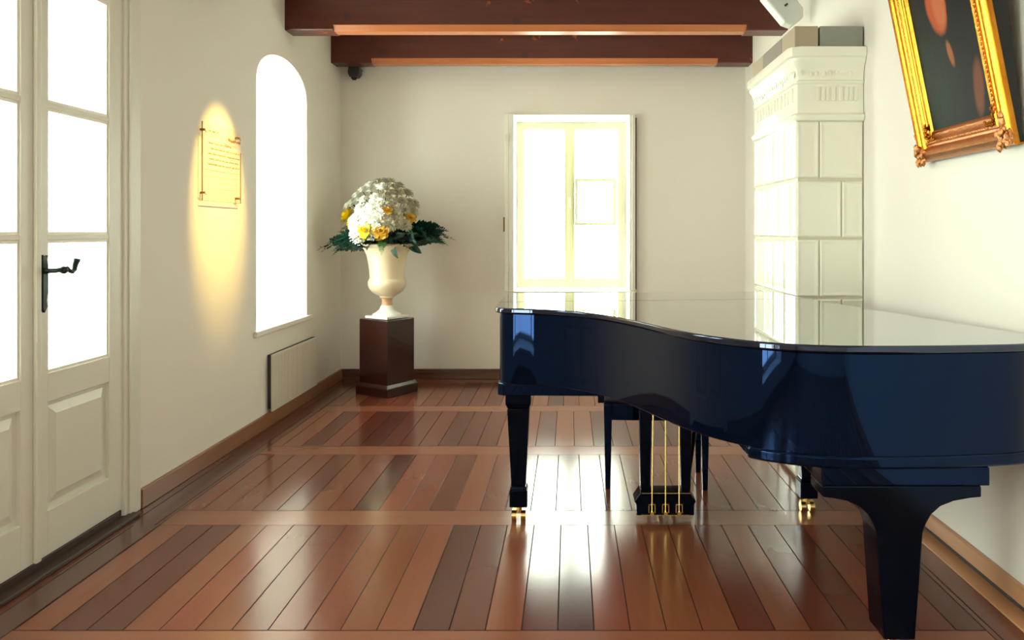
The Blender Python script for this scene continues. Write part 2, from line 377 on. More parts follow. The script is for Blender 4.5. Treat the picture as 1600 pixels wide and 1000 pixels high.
# ------------------------------------------------------------------ glazed double door (left wall)
def door_leaf(name, y0, y1, hinge_right, label):
    r = empty(name, (XL, (y0+y1)/2, .05), label=label, cat='door', kind='structure')
    Mt = Matrix.Translation(-Vector(r.location))
    xo, xi = XL-.045, XL+.004
    sL, sR = ((.07, .105) if hinge_right else (.105, .075))
    g0, g1 = y0+sL, y1-sR; zb, zt, gz0, gz1 = .05, 2.45, .77, 2.355
    b = MB(); b.box((xo,y0,zb),(xi,g0,zt)).box((xo,g1,zb),(xi,y1,zt)).box((xo,g0,gz1),(xi,g1,zt)).box((xo,g0,.655),(xi,g1,gz0)).box((xo,g0,zb),(xi,g1,.225))
    b.xf(Mt); b.build('door_frame', 'white_paint', r, bev=.003)
    # sunk and raised lower panel
    p0, p1, q0, q1 = g0, g1, .225, .655
    b = MB(); b.box((xo+.012, p0, q0), (xi-.018, p1, q1))
    a = .055
    o_ = [(p0+.02,q0+.02),(p1-.02,q0+.02),(p1-.02,q1-.02),(p0+.02,q1-.02)]; i_ = [(p0+a,q0+a),(p1-a,q0+a),(p1-a,q1-a),(p0+a,q1-a)]
    va = [b.bm.verts.new((xi-.018, *p)) for p in o_]; vb = [b.bm.verts.new((xi-.004, *p)) for p in i_]
    b.bm.faces.new(vb)
    for i in range(4): b.bm.faces.new((va[i], va[(i+1)%4], vb[(i+1)%4], vb[i]))
    b.xf(Mt); b.build('lower_panel', 'white_paint', r)
    b = MB()
    for z in (1.307, 1.832): b.box((xo+.006, g0, z-.011), (xi-.002, g1, z+.011))
    b.xf(Mt); b.build('glazing_bar', 'white_paint', r, bev=.003)
    for z0, z1 in ((gz0, 1.296), (1.318, 1.821), (1.843, gz1)):
        b = MB(); b.box((XL-.026, g0, z0), (XL-.022, g1, z1)); b.xf(Mt); b.build('glass_pane', 'window_glass', r)
    b = MB()
    t = .012
    for z0, z1 in ((gz0, 1.296), (1.318, 1.821), (1.843, gz1)):
        b.box((xo+.016, g0, z0), (xi-.006, g0+t, z1)).box((xo+.016, g1-t, z0), (xi-.006, g1, z1)).box((xo+.016, g0+t, z0), (xi-.006, g1-t, z0+t)).box((xo+.016, g0+t, z1-t), (xi-.006, g1-t, z1))
    b.xf(Mt); b.build('glazing_bead', 'bright_paint', r)
    return r, Mt
dr, Mt = door_leaf('door_1', 2.972, 3.553, True, 'right leaf of the white glazed double door with black handle')
dl, Mt2 = door_leaf('door_2', 2.390, 2.966, False, 'left leaf of the white glazed double door')
b = MB(); b.prism([(2.955, .05), (2.985, .05), (2.985, 2.45), (2.955, 2.45)], 'x', XL+.004, XL+.020); b.xf(Mt); b.build('astragal', 'white_paint', dr, bev=.005)
# handle
hy = 3.012; x0 = XL+.004
b = MB(); b.prism([(hy-.016,1.03),(hy-.004,1.012),(hy+.013,1.035),(hy+.008,1.06),(hy+.016,1.09),(hy+.016,1.19),(hy+.009,1.22),(hy+.014,1.238),(hy,1.232),(hy-.015,1.240)], 'x', x0, x0+.012)
b.xf(Mt); hp = b.build('handle_plate', 'black_iron', dr, bev=.002)
b = MB(); hx = x0+.055
b.tube([(x0+.005,hy,1.176),(x0+.03,hy,1.176),(hx,hy+.004,1.178),(hx+.004,hy+.028,1.180)], [.012,.010,.0095,.010])
b.ball((hx+.004, hy+.034, 1.178), .017, 2)
b.tube([(hx+.004,hy+.034,1.180),(hx+.006,hy+.052,1.184),(hx+.006,hy+.068,1.172),(hx+.006,hy+.084,1.168),(hx+.006,hy+.097,1.176),(hx+.006,hy+.102,1.195),(hx+.006,hy+.110,1.212),(hx+.006,hy+.128,1.213)], [.011,.010,.009,.0095,.010,.011,.014,.007])
b.xf(Mt); b.build('door_handle', 'black_iron', dr, smooth=True)
b = MB(); b.box((XL-.04, D1-.01, .0), (XL+.016, 3.682, 2.58)).box((XL-.04, 2.265, .0), (XL+.016, D0+.006, 2.58)).box((XL-.04, 2.265, 2.455), (XL+.016, 3.682, 2.58)).box((XL+.016, D1+.015, 0), (XL+.026, D1+.035, 2.58))
tag(b.build('trim_3', 'white_paint', bev=.004), 'white painted casing around the glazed double door', 'trim', kind='structure')
b = MB(); b.box((XL-.5, D0, 0), (XL+.0, D1-.01, .045)); b.box((XL, 2.27, 0), (XL+.06, 3.60, .018)); tag(b.build('trim_4', 'threshold_wood', bev=.004), 'dark wooden threshold beneath the glazed door', 'trim', kind='structure')

# ------------------------------------------------------------------ arched window niche
r = empty('window_2', (XL-.47, yc, AZ), label='tall arched window niche in the left wall', cat='window', kind='structure')
Mt = Matrix.Translation(-Vector(r.location))
xw = XL-.46
b = MB(); b.box((xw-.05,A0,AZ),(xw,A0+.07,AS)).box((xw-.05,A1-.07,AZ),(xw,A1,AS)).box((xw-.05,A0+.07,AZ),(xw,A1-.07,AZ+.08)).box((xw-.05,yc-.04,AZ+.08),(xw,yc+.04,AS)).box((xw-.05,A0+.07,AS-.05),(xw,A1-.07,AS)).box((xw-.045,A0+.07,1.50),(xw-.005,A1-.07,1.53))
for i in range(K):
    (y0, z0), (y1, z1) = arc[i], arc[i+1]; k = .86
    f = lambda y, z: (yc+(y-yc)*k, AS+(z-AS)*.75)
    b.prism([(y0,z0),(y1,z1),f(y1,z1),f(y0,z0)], 'x', xw-.05, xw)
b.xf(Mt); b.build('window_frame', 'bright_paint', r)
b = MB(); b.prism([(A0+.03,AZ+.03),(A1-.03,AZ+.03)]+[(yc+(y-yc)*.9, AS+(z-AS)*.85) for y, z in arc][::-1], 'x', xw-.028, xw-.024); b.xf(Mt); b.build('glass_pane', 'window_glass', r)
b = MB(); b.box((XL-.45, A0-.0, AZ), (XL, A1, AZ+.012)); b.box((XL, A0-.045, AZ-.026), (XL+.022, A1+.09, AZ+.012)); b.xf(Mt); b.build('window_sill', 'sill_paint', r, bev=.006)
# ------------------------------------------------------------------ end-wall window
r = empty('window_1', ((W0+W1)/2, YB+.48, WZ0), label='tall white casement window with deep reveal in the end wall', cat='window', kind='structure')
Mt = Matrix.Translation(-Vector(r.location)); yw = YB+.46
b = MB(); F = .05
b.box((W0,yw,WZ0),(W0+F,yw+.07,WZ1)).box((W1-F,yw,WZ0),(W1,yw+.07,WZ1)).box((W0+F,yw,WZ1-.045),(W1-F,yw+.07,WZ1)).box((W0+F,yw,WZ0),(W1-F,yw+.07,WZ0+.05))
b.xf(Mt); b.build('window_frame', 'bright_paint', r, bev=.004)
xm = .0
def casement(x0, x1, st, label=None):
    s = .045; y0, y1 = yw-.02, yw+.03; z0, z1 = WZ0+.045, WZ1-.04
    b = MB(); b.box((x0,y0,z0),(x0+s,y1,z1)).box((x1-s,y0,z0),(x1,y1,z1)).box((x0+s,y0,z0),(x1-s,y1,z0+s)).box((x0+s,y0,z1-s),(x1-s,y1,z1))
    b.xf(Mt); c = b.build('casement', 'casement_paint', r, bev=.004)
    b = MB(); b.box((x0+s,yw+.004,z0+s),(x1-s,yw+.008,z1-s)); b.xf(Mt); b.build('glass_pane', 'window_glass', c)
    return c
c1 = casement(W0+F-.005, xm-.002, 0); c2 = casement(xm+.002, W1-F+.005, 0)
b = MB(); b.box((xm-.022,yw-.035,WZ0+.05),(xm+.022,yw-.018,WZ1-.045)); b.xf(Mt); b.build('meeting_stile', 'casement_paint', r, bev=.004)
b = MB(); vx0, vx1, vz0, vz1 = .052, .445, 1.39, 1.84; t = .026
b.box((vx0,yw-.03,vz0),(vx0+t,yw,vz1)).box((vx1-t,yw-.03,vz0),(vx1,yw,vz1)).box((vx0+t,yw-.03,vz0),(vx1-t,yw,vz0+t)).box((vx0+t,yw-.03,vz1-t),(vx1-t,yw,vz1)); b.xf(Mt); b.build('vent_frame', 'vent_paint', r)
b = MB(); b.box((xm-.012,yw-.045,1.56),(xm+.012,yw-.035,1.66)); b.tube([(xm,yw-.04,1.60),(xm,yw-.065,1.60),(xm+.01,yw-.07,1.56)], .006); b.xf(Mt); b.build('window_catch', 'white_paint', r)
b = MB(); b.box((W0-.03,YB-.03,WZ0-.035),(W1+.03,YB+.47,WZ0+.004)); b.xf(Mt); b.build('window_sill', 'sill_paint', r, bev=.006)
b = MB(); b.box((W0+.001,YB-.012,WZ0+.004),(W0+.014,YB+.46,WZ1-.002)).box((W1-.014,YB-.012,WZ0+.004),(W1-.001,YB+.46,WZ1-.002)).box((W0+.014,YB-.012,WZ1-.012),(W1-.014,YB+.46,WZ1-.001))
b.xf(Mt); b.build('reveal_lining', 'bright_paint', r)
# folded inner shutters on both sides
b = MB(); b.box((W0-.012,YB-.16,WZ0+.01),(W0+.030,YB-.012,WZ1-.02)); b.xf(Mt); s1 = b.build('shutter', 'white_paint', r, bev=.004)
b = MB(); b.box((W0-.052,YB-.10,WZ0+.01),(W0-.018,YB-.0,WZ1-.01)); b.xf(Mt); b.build('shutter', 'bright_paint', r, bev=.004)
for z in (2.16, 1.0):
    b = MB(); b.box((W0-.046,YB-.172,z-.03),(W0-.012,YB-.158,z+.03)); b.xf(Mt); b.build('hinge', 'white_paint', s1, bev=.002)
b = MB(); b.box((W0-.070,YB-.06,1.33),(W0-.054,YB-.03,1.46)); b.xf(Mt); b.build('shutter_latch', 'ink', s1)
b = MB(); b.box((W1+.004,YB-.05,WZ0+.01),(W1+.036,YB-.0,WZ1-.01)); b.xf(Mt); s2 = b.build('shutter', 'white_paint', r, bev=.004)
b = MB(); b.box((W1+.038,YB-.035,WZ0+.02),(W1+.047,YB-.0,WZ1-.04)); b.xf(Mt); b.build('shutter_shadow_line', 'threshold_wood', s2)  # dark strip paints the shadow line beside the right shutter
# unseen windows added behind the viewer to let in fill daylight
for i, (y0, y1, z0, z1) in enumerate((R1, R2)):
    r = empty('window_%d' % (3+i), (XL-.35, (y0+y1)/2, z0), label='unseen casement window added behind the viewer for fill daylight', cat='window', kind='structure')
    Mt = Matrix.Translation(-Vector(r.location)); xw = XL-.32; ym = (y0+y1)/2
    b = MB(); b.box((xw-.05,y0,z0),(xw,y0+.06,z1)).box((xw-.05,y1-.06,z0),(xw,y1,z1)).box((xw-.05,y0+.06,z0),(xw,y1-.06,z0+.06)).box((xw-.05,y0+.06,z1-.06),(xw,y1-.06,z1)).box((xw-.05,ym-.03,z0+.06),(xw,ym+.03,z1-.06)).box((xw-.045,y0+.06,(z0+z1)/2-.015),(xw-.005,y1-.06,(z0+z1)/2+.015))
    b.xf(Mt); b.build('window_frame', 'bright_paint', r)
    b = MB(); b.box((xw-.027,y0+.03,z0+.03),(xw-.023,y1-.03,z1-.03)); b.xf(Mt); b.build('glass_pane', 'window_glass', r)

# ------------------------------------------------------------------ radiator panel
r = empty('radiator', (XL, 5.72, .10), label='flat cream panel radiator on the left wall under the arched window', cat='radiator')
Mt = Matrix.Translation(-Vector(r.location))
b = MB(); b.box((XL+.002, 5.26, .115), (XL+.030, 6.165, .486)); b.xf(Mt); b.build('gap_shade_body', 'gap_shade_and_badge', r)  # dark slab paints the shade in the gap behind the panel
b = MB(); b.box((XL+.030, 5.245, .10), (XL+.040, 6.175, .487))
for k in range(30): 
    y = 5.26+k*.0305; b.box((XL+.040, y+.004, .115), (XL+.0425, y+.026, .475))
b.xf(Mt); b.build('front_panel', 'radiator_paint', r, bev=.001)

# ------------------------------------------------------------------ acrylic notice with handwriting
PY0, PY1, PZ0, PZ1 = 4.285, 4.785, 1.505, 1.948
r = empty('notice_plate', (XL, (PY0+PY1)/2, PZ0), label='clear wall plate with brown handwriting and corner clips, left of the arched niche', cat='notice')
Mt = Matrix.Translation(-Vector(r.location))
b = MB(); b.box((XL+.018, PY0, PZ0), (XL+.022, PY1, PZ1)); b.xf(Mt); b.build('plate', 'acrylic', r)
b = MB(); e = .0022
b.box((XL+.0175,PY0-e,PZ0),(XL+.0225,PY0+e,PZ1)); b.box((XL+.0175,PY1-.001,PZ0),(XL+.0225,PY1+.001,PZ1-.13)); b.box((XL+.0175,PY0,PZ0-.001),(XL+.0225,PY1,PZ0+.001))
b.xf(Mt); b.build('plate_edge', 'ink', r)
for yy, zz in ((PY0+.02, PZ1-.045), (PY0+.02, PZ0+.045), (PY1-.03, PZ0+.03), (PY1-.03, PZ1-.04)):
    b = MB(); b.tube([(XL, yy, zz), (XL+.026, yy, zz)], .007, 10); b.tube([(XL+.024, yy-.035, zz+.004), (XL+.025, yy, zz), (XL+.024, yy+.02, zz-.012)], .0022, 6)
    b.xf(Mt); b.build('corner_clip', 'ink', r)
def scribble(b, y0, y1, z, amp, x, r_):
    y = y0
    while y < y1:
        wl = min(random.uniform(.02, .07), y1-y); n = max(4, int(wl/.004)); pts = []
        for i in range(n+1):
            pts.append((x, y+wl*i/n, z+amp*math.sin(i*1.9+random.random())*random.uniform(.4, 1)))
        b.tube(pts, r_, 4); y += wl+random.uniform(.006, .016)
b = MB(); random.seed(3)
scribble(b, PY0+.07, PY0+.19, PZ1-.045, .007, XL+.0235, .0015)
for k, (a, c) in enumerate(((.07,.36),(.10,.47),(.07,.48),(.08,.46),(.07,.47))): scribble(b, PY0+a, PY0+c, PZ1-.112-k*.030, .005, XL+.0235, .0016)
b.tube([(XL+.0235,PY0+.08,PZ0+.175),(XL+.0235,PY0+.48,PZ0+.178)], .0009, 4); b.tube([(XL+.0235,PY0+.19,PZ0+.108),(XL+.0235,PY0+.46,PZ0+.110)], .0009, 4)
b.xf(Mt); b.build('handwriting', 'ink', r)
b = MB(); scribble(b, PY0+.32, PY0+.48, PZ1-.070, .012, XL+.0235, .0030); b.xf(Mt); b.build('signature', 'ink', r)
b = MB(); random.seed(5)
for k, (a, c) in enumerate(((-.02,.42),(-.02,.13),(-.02,.16))): scribble(b, PY0+a, PY0+c, PZ0-.03-k*.028, .003, XL+.0012, .0009)
b.box((XL+.0002, PY0-.03, PZ0-.10), (XL+.0008, PY0+.44, PZ0-.015)); b.xf(Matrix.Translation(-Vector((XL, 4.5, 1.4))))
o = b.build('caption_label', 'ink_pale'); o.location = (XL, 4.5, 1.4)
bpy.data.objects.remove(o)
random.seed(11)

# ceiling spotlight heads
def spot(loc, target, power, size, color, blend, label):
    r = empty('ceiling_spotlight', loc, label=label, cat='spotlight', group='small ceiling spotlights')
    d = (Vector(target)-Vector(loc)).normalized(); q = d.to_track_quat('-Z', 'Y')
    Mq = q.to_matrix().to_4x4()
    b = MB(); b.lathe([(.035,.07),(.038,.0),(.038,-.05),(.034,-.05),(.032,.0)], seg=20); b.xf(Mq); b.build('lamp_head', 'black_plastic', r, smooth=True)
    b = MB(); b.tube([(0,0,.02),(0,0,ZC-loc[2])], .008); b.box((-.05,-.05,ZC-loc[2]-.02),(.05,.05,ZC-loc[2])); b.build('bracket', 'black_plastic', r)
    l = bpy.data.lights.new('spot_lamp', 'SPOT'); l.energy = power; l.spot_size = size; l.spot_blend = blend; l.color = color; l.shadow_soft_size = .03
    o = bpy.data.objects.new('spot_lamp', l); COL.objects.link(o); o.location = Vector(loc)+d*.06; o.rotation_euler = q.to_euler()
spot((-1.20, 4.50, 2.86), (XL, 4.55, 1.60), 340, math.radians(31), (1.0,.64,.12), 1.0, 'small black ceiling spotlight aimed at the notice plate')
spot((.45, 3.2, 2.72), (XR, 3.05, 2.05), 16, math.radians(46), (1.0,.80,.50), .8, 'small black ceiling spotlight aimed at the painting')

# ------------------------------------------------------------------ wall camera and speaker
r = empty('security_camera', (-1.92, YB, 2.79), label='small black security camera on the end wall under the beam', cat='camera')
b = MB(); b.box((-.05,-.035,-.02),(.05,0,.0)); b.tube([(0,-.018,-.01),(0,-.06,-.03)], .018); b.build('mount', 'black_plastic', r, bev=.003)
b = MB(); b.prism([(-.040,.02),(.045,.022),(.056,-.045),(.035,-.085),(-.035,-.085),(-.052,-.04)], 'y', -.13, -.03); b.build('housing', 'black_plastic', r, bev=.008)
b = MB(); b.ball((.0,-.095,-.082), .030, 2); b.build('lens_dome', 'black_iron', r, smooth=True)
r = empty('wall_speaker', (1.40, 5.02, 2.80), label='white wall speaker on a black bracket above the stove', cat='speaker')
Ms = Matrix.Rotation(math.radians(-38), 4, 'Y')
b = MB(); b.prism([(-.075,-.085),(-.045,-.135),(.045,-.135),(.078,-.085),(.085,.14),(-.082,.14)], 'y', -.05, .06); b.xf(Ms); b.build('cabinet', 'speaker_white', r, bev=.014, seg=3)
b = MB(); b.box((-.012,-.054,-.008),(.012,-.048,.004)); b.xf(Ms); b.build('badge', 'gap_shade_and_badge', r)
b = MB(); b.tube([(.06,.04,.10),(.13,.04,.13),(.185,.04,.13)], .014); b.box((.170,.0,.08),(.186,.08,.18)); b.build('bracket', 'black_iron', r)

# ------------------------------------------------------------------ tiled stove
SX, SY0, SY1 = 1.222, 4.14, 5.08; SXR = XR-.003
r = empty('tiled_stove', ((SX+SXR)/2, (SY0+SY1)/2, 0), label='tall cream glazed tile stove in the right corner with grey top blocks', cat='stove')
Mt = Matrix.Translation(-Vector(r.location))
b = MB(); b.box((SX+.012, SY0+.012, .0), (SXR, SY1, 2.26)); b.xf(Mt); b.build('core', 'stove_grout', r)
rows = [(.02,.31),(.335,.64),(.655,.965),(.98,1.285),(1.30,1.60),(1.62,1.925)]
b = MB(); g = .006
def pillow(b, side, u0, u1, z0, z1):
    d = .014; i1 = .008; i2 = .022
    def P(u, z, h):
        return (u, SY0+.012-h, z) if side == 'f' else (SX+.012-h, u, z)
    loops = []
    for ins, h in ((0, 0), (0, .008), (i1, d), (i2, d-.003), (i2+.006, d-.0035)):
        loops.append([b.bm.verts.new(P(u, z, h)) for u, z in ((u0+ins,z0+ins),(u1-ins,z0+ins),(u1-ins,z1-ins),(u0+ins,z1-ins))])
    for A, B in zip(loops, loops[1:]):
        for i in range(4): b.bm.faces.new((A[i], A[(i+1)%4], B[(i+1)%4], B[i]))
    b.bm.faces.new(loops[-1])
for k, (z0, z1) in enumerate(rows):
    long_first = (k % 2 == 0)   # row 5 (top) starts with the narrow tile
    cuts = [SX, SX+.125, SXR] if not long_first else [SX, SX+.245, SXR]
    for a, c in zip(cuts, cuts[1:]): pillow(b, 'f', a+g/2, c-g/2, z0, z1)
    cy = [SY0]; y = SY0 + (.235 if not long_first else .12)
    while y < SY1-.06: cy.append(y); y += .235
    cy.append(SY1)
    for a, c in zip(cy, cy[1:]): pillow(b, 's', a+g/2, c-g/2, z0, z1)
b.xf(Mt); b.build('tile_courses', 'stove_glaze', r, smooth=False)
def course(prof, name, m='stove_glaze', smooth=True, corner=.03):
    """profile of (outward offset, z) swept round the side and the front"""
    b = MB(); loops = []
    for off, z in prof:
        x0, y0 = SX-off, SY0-off; c = corner+max(off,0)*.6
        pts = [(SXR, y0), (x0+c, y0), (x0+c*.3, y0+c*.3), (x0, y0+c), (x0, SY1)]
        loops.append([b.bm.verts.new((x, y, z)) for x, y in pts])
    for A, B in zip(loops, loops[1:]):
        for i in range(len(A)-1): b.bm.faces.new((A[i], A[i+1], B[i+1], B[i]))
    for lp in (loops[0], loops[-1]):
        c_ = b.bm.verts.new((SXR, SY1, lp[0].co.z))
        b.bm.faces.new(lp+[c_])
    b.xf(Mt); return b.build(name, m, r, smooth=smooth)
course([(-.01,1.925),(.010,1.930),(.018,1.945),(.018,1.958),(.006,1.966),(.0,1.972)], 'belt_moulding')
fr_ = course([(.0,1.972),(.0,2.125),(.010,2.130),(.010,2.142),(.002,2.148)], 'frieze')
course([(.0,2.148),(.004,2.19),(.016,2.225),(.034,2.25),(.034,2.262),(.046,2.270),(.050,2.300),(.046,2.318),(.030,2.324)], 'cornice')
b = MB(); random.seed(4)
x = SX+.11
while x < SXR-.03:
    wd = random.uniform(.014, .022); b.box((x, SY0-.007, 2.035), (x+wd, SY0+.004, 2.112), bev=.002); x += wd+random.uniform(.008,.02)
y = SY0+.06
while y < SY1-.05:
    wd = random.uniform(.018, .03); b.box((SX-.007, y, 2.035), (SX+.004, y+wd, 2.112), bev=.002); y += wd+random.uniform(.03,.06)
b.xf(Mt); b.build('frieze_relief', 'stove_glaze', fr_)
b = MB(); random.seed(9)
for side in 'fs':
    u = (SX+.03) if side == 'f' else SY0+.03; end = SXR-.03 if side == 'f' else SY1-.03
    while u < end:
        z = 2.185+random.uniform(-.01,.012); rr = random.uniform(.010,.017)
        c = (u, SY0-.006, z) if side == 'f' else (SX-.006, u, z)
        b.ball(c, rr, 1, (1,.45,1.5) if side == 'f' else (.45,1,1.5)); u += random.uniform(.03,.05)
b.xf(Mt); b.build('leaf_relief', 'stove_glaze', fr_, smooth=True)
y_ = [SY0-.012, 4.42, 4.72, SY1]
b = MB(); b.box((SX-.012, SY0-.012, 2.324), (SX+.115, 4.38, 2.436)); 
b.xf(Mt); mat('stone_tan', (.40,.33,.24), .6); b.build('top_block', 'stone_tan', r, bev=.004)
mat('stone_grey', (.26,.26,.23), .6); mat('stone_taupe', (.25,.22,.20), .6)
b = MB(); b.box((SX+.125, SY0-.012, 2.324), (SXR-.006, 4.38, 2.436)); b.xf(Mt); b.build('top_block', 'stone_grey', r, bev=.004)
b = MB(); b.box((SX-.012, 4.385, 2.324), (SXR-.006, 4.80, 2.436)); b.xf(Mt); b.build('top_block', 'stone_taupe', r, bev=.004)
b = MB(); b.box((SX-.012, 4.805, 2.324), (SXR-.006, SY1, 2.436)); b.xf(Mt); b.build('top_block', 'stone_tan', r, bev=.004)

# ------------------------------------------------------------------ painting leaning off the right wall
al = math.radians(11.2); FW, FH, BD = .71, 1.02, .125
r = empty('painting', (XR-.034, 3.375, 1.632), label='portrait in a wide gilt frame, tilted forward on the right wall', cat='painting')
r.rotation_euler = Matrix(((0, math.cos(al), -math.sin(al)), (-1, 0, 0), (0, math.sin(al), math.cos(al)))).to_euler()
prof = [(0,.022),(.0,.0),(.006,-.008),(.016,-.020),(.030,-.026),(.044,-.020),(.054,-.006),(.062,.002),(.070,.002),(.074,-.008),(.083,-.010),(.088,-.002),(.096,.004),(.112,.008),(.118,.004),(.125,.012),(.125,.022)]
def frame_side(k):
    b = MB(); cs = [((0,0),(1,0)),((1,0),(1,1)),((1,1),(0,1)),((0,1),(0,0))][k]
    A = []; B = []
    for w_, d in prof:
        def P(c): return (w_ if c[0]==0 else FW-w_, d, w_ if c[1]==0 else FH-w_)
        A.append(b.bm.verts.new(P(cs[0]))); B.append(b.bm.verts.new(P(cs[1])))
    n = len(prof)
    for i in range(n): b.bm.faces.new((A[i], A[(i+1)%n], B[(i+1)%n], B[i]))
    b.bm.faces.new(A); b.bm.faces.new(B[::-1])
    return b
for k in range(4):
    frame_side(k).build('frame_rail', 'old_gold' if k == 0 else 'gold', r, smooth=True)
for k, (cx, cz) in enumerate(((.0,.0),(FW,.0),(0,FH),(FW,FH))):
    b = MB(); random.seed(20+k); sx_ = 1 if cx == 0 else -1; sz_ = 1 if cz == 0 else -1
    for i in range(26):
        t = random.random(); 
        if i % 2: p = (cx+sx_*random.uniform(.0,.05), random.uniform(-.03,-.012), cz+sz_*t*.12)
        else: p = (cx+sx_*t*(.07), random.uniform(-.03,-.012), cz+sz_*random.uniform(.0,.05))
        b.ball(p, random.uniform(.008,.016), 1, (1,.7,1.4), .15)
    b.build('corner_ornament', 'old_gold', r, smooth=True)
    b = MB()
    for i in range(10):
        t = i/10; b.ball((cx+sx_*(.085+random.uniform(0,.02)), -.010, cz+sz_*(.10+.06*t)), .007, 1)
        b.ball((cx+sx_*(.10+.06*t), -.010, cz+sz_*(.085+random.uniform(0,.02))), .007, 1)
    b.build('inner_ornament', 'gold', r, smooth=True)
b = MB(); random.seed(31)
for side in (0, 1):
    z = .14
    while z < FH-.14:
        b.ball((.079 if side == 0 else FW-.079, -.010, z), .0055, 1, (.8,.6,1.5), .1); z += .017
x = .14
while x < FW-.13:
    b.ball((x, -.010, .079), .0055, 1, (1.5,.6,.8), .1); x += .017
b.build('bead_row', 'old_gold', r, smooth=True)
# picture: a plain dark portrait
m = mat('portrait_paint', rough=.5, spec=.2)
tc = N(m, 'ShaderNodeTexCoord'); sxx = N(m, 'ShaderNodeSeparateXYZ'); L(m, tc.outputs['Object'], sxx.inputs[0]); PX, PZ = sxx.outputs[0], sxx.outputs[2]
nz = noise(m, 5, tc.outputs['Object'], 4); 
mpv = N(m, 'ShaderNodeMapping'); mpv.inputs['Scale'].default_value = (18,1,4); L(m, tc.outputs['Object'], mpv.inputs[0]); nst = noise(m, 3, mpv.outputs[0], 4)
def ell(cx, cz, rx, rz, ang, soft):
    ca, sa = math.cos(ang), math.sin(ang)
    dx = mth(m, 'SUBTRACT', PX, cx); dz = mth(m, 'SUBTRACT', PZ, cz)
    u = mth(m, 'DIVIDE', mth(m, 'ADD', mth(m, 'MULTIPLY', dx, ca), mth(m, 'MULTIPLY', dz, sa)), rx)
    v = mth(m, 'DIVIDE', mth(m, 'SUBTRACT', mth(m, 'MULTIPLY', dz, ca), mth(m, 'MULTIPLY', dx, sa)), rz)
    d = mth(m, 'SQRT', mth(m, 'ADD', mth(m, 'MULTIPLY', u, u), mth(m, 'MULTIPLY', v, v)))
    d = mth(m, 'ADD', d, mth(m, 'MULTIPLY', mth(m, 'SUBTRACT', nz.outputs[0], .5), .5))
    n = N(m, 'ShaderNodeMapRange'); n.clamp = True; n.inputs[1].default_value = 1+soft; n.inputs[2].default_value = 1-soft; L(m, d, n.inputs[0]); return n.outputs[0]
col = mixc(m, ell(.17, .26, .17, .26, 0, .6), (.006,.007,.008), mixc(m, nst.outputs[0], (.004,.014,.009), (.022,.055,.034)))
col = mixc(m, ell(.335, .60, .075, .115, .1, .12), col, (.62,.12,.035))
col = mixc(m, ell(.355, .59, .045, .09, .1, .3), col, (.70,.20,.08))
col = mixc(m, ell(.36, .74, .12, .06, .3, .25), col, (.02,.012,.01))
col = mixc(m, ell(.375, .40, .018, .05, .2, .25), col, (.45,.16,.05))
col = mixc(m, ell(.525, .235, .032, .10, -.22, .3), col, (.24,.075,.03))
L(m, col, bsdf(m).inputs['Base Color'])
b = MB(); b.box((.115,.012,.115),(FW-.115,.020,FH-.115)); b.build('picture', 'portrait_paint', r)
b = MB(); b.prism([(.012,.006),(.024,.006),(.105,FH-.006),(.012,FH-.006)], 'x', .004, FW+.002); 
b.build('backing_box', 'canvas_edge', r)
for wx in (.2, FW-.2):
    b = MB(); b.tube([(wx,.09,FH-.08),(wx,.16,FH+.10)], .002, 6); b.build('hanging_wire', 'black_iron', r)

# ------------------------------------------------------------------ pedestal and urn
PC = (-1.512, 6.36)
r = empty('pedestal', (*PC, 0), rz=math.radians(-31), label='dark mahogany square pedestal carrying the urn in the far left corner', cat='pedestal')
b = MB(); b.box((-.157,-.157,.095),(.157,.157,.616)); b.build('column', 'mahogany', r, bev=.006)
b = MB(); b.box((-.178,-.178,0),(.178,.178,.07)); b.taper((0,0), .07, .356, .356, .098, .318, .318); b.build('plinth', 'mahogany', r, bev=.004)
r = empty('urn', (*PC, .618), rz=math.radians(-31), label='cream footed urn with flared rim standing on the dark pedestal', cat='urn')
b = MB(); b.box((-.125,-.125,0),(.125,.125,.022)); b.build('base_slab', 'urn_foot', r, bev=.004)
b = MB(); b.lathe([(.118,.022),(.115,.034),(.085,.050),(.062,.070),(.052,.095),(.046,.104)]); b.build('foot', 'urn_foot', r, smooth=True)
b = MB(); b.lathe([(.046,.102),(.042,.12),(.042,.150),(.050,.166)]); b.build('stem', 'urn_stem', r, smooth=True)
b = MB(); b.lathe([(.050,.164),(.062,.172),(.060,.180),(.085,.192),(.118,.212),(.143,.240),(.154,.272),(.154,.298),(.147,.318),(.140,.326),(.140,.345),(.144,.40),(.153,.46),(.166,.52),(.186,.565),(.215,.590),(.236,.598),(.240,.606),(.232,.614),(.215,.606),(.180,.585),(.155,.54),(.14,.48),(.0,.47)], seg=56); b.build('bowl', 'urn_glaze', r, smooth=True)

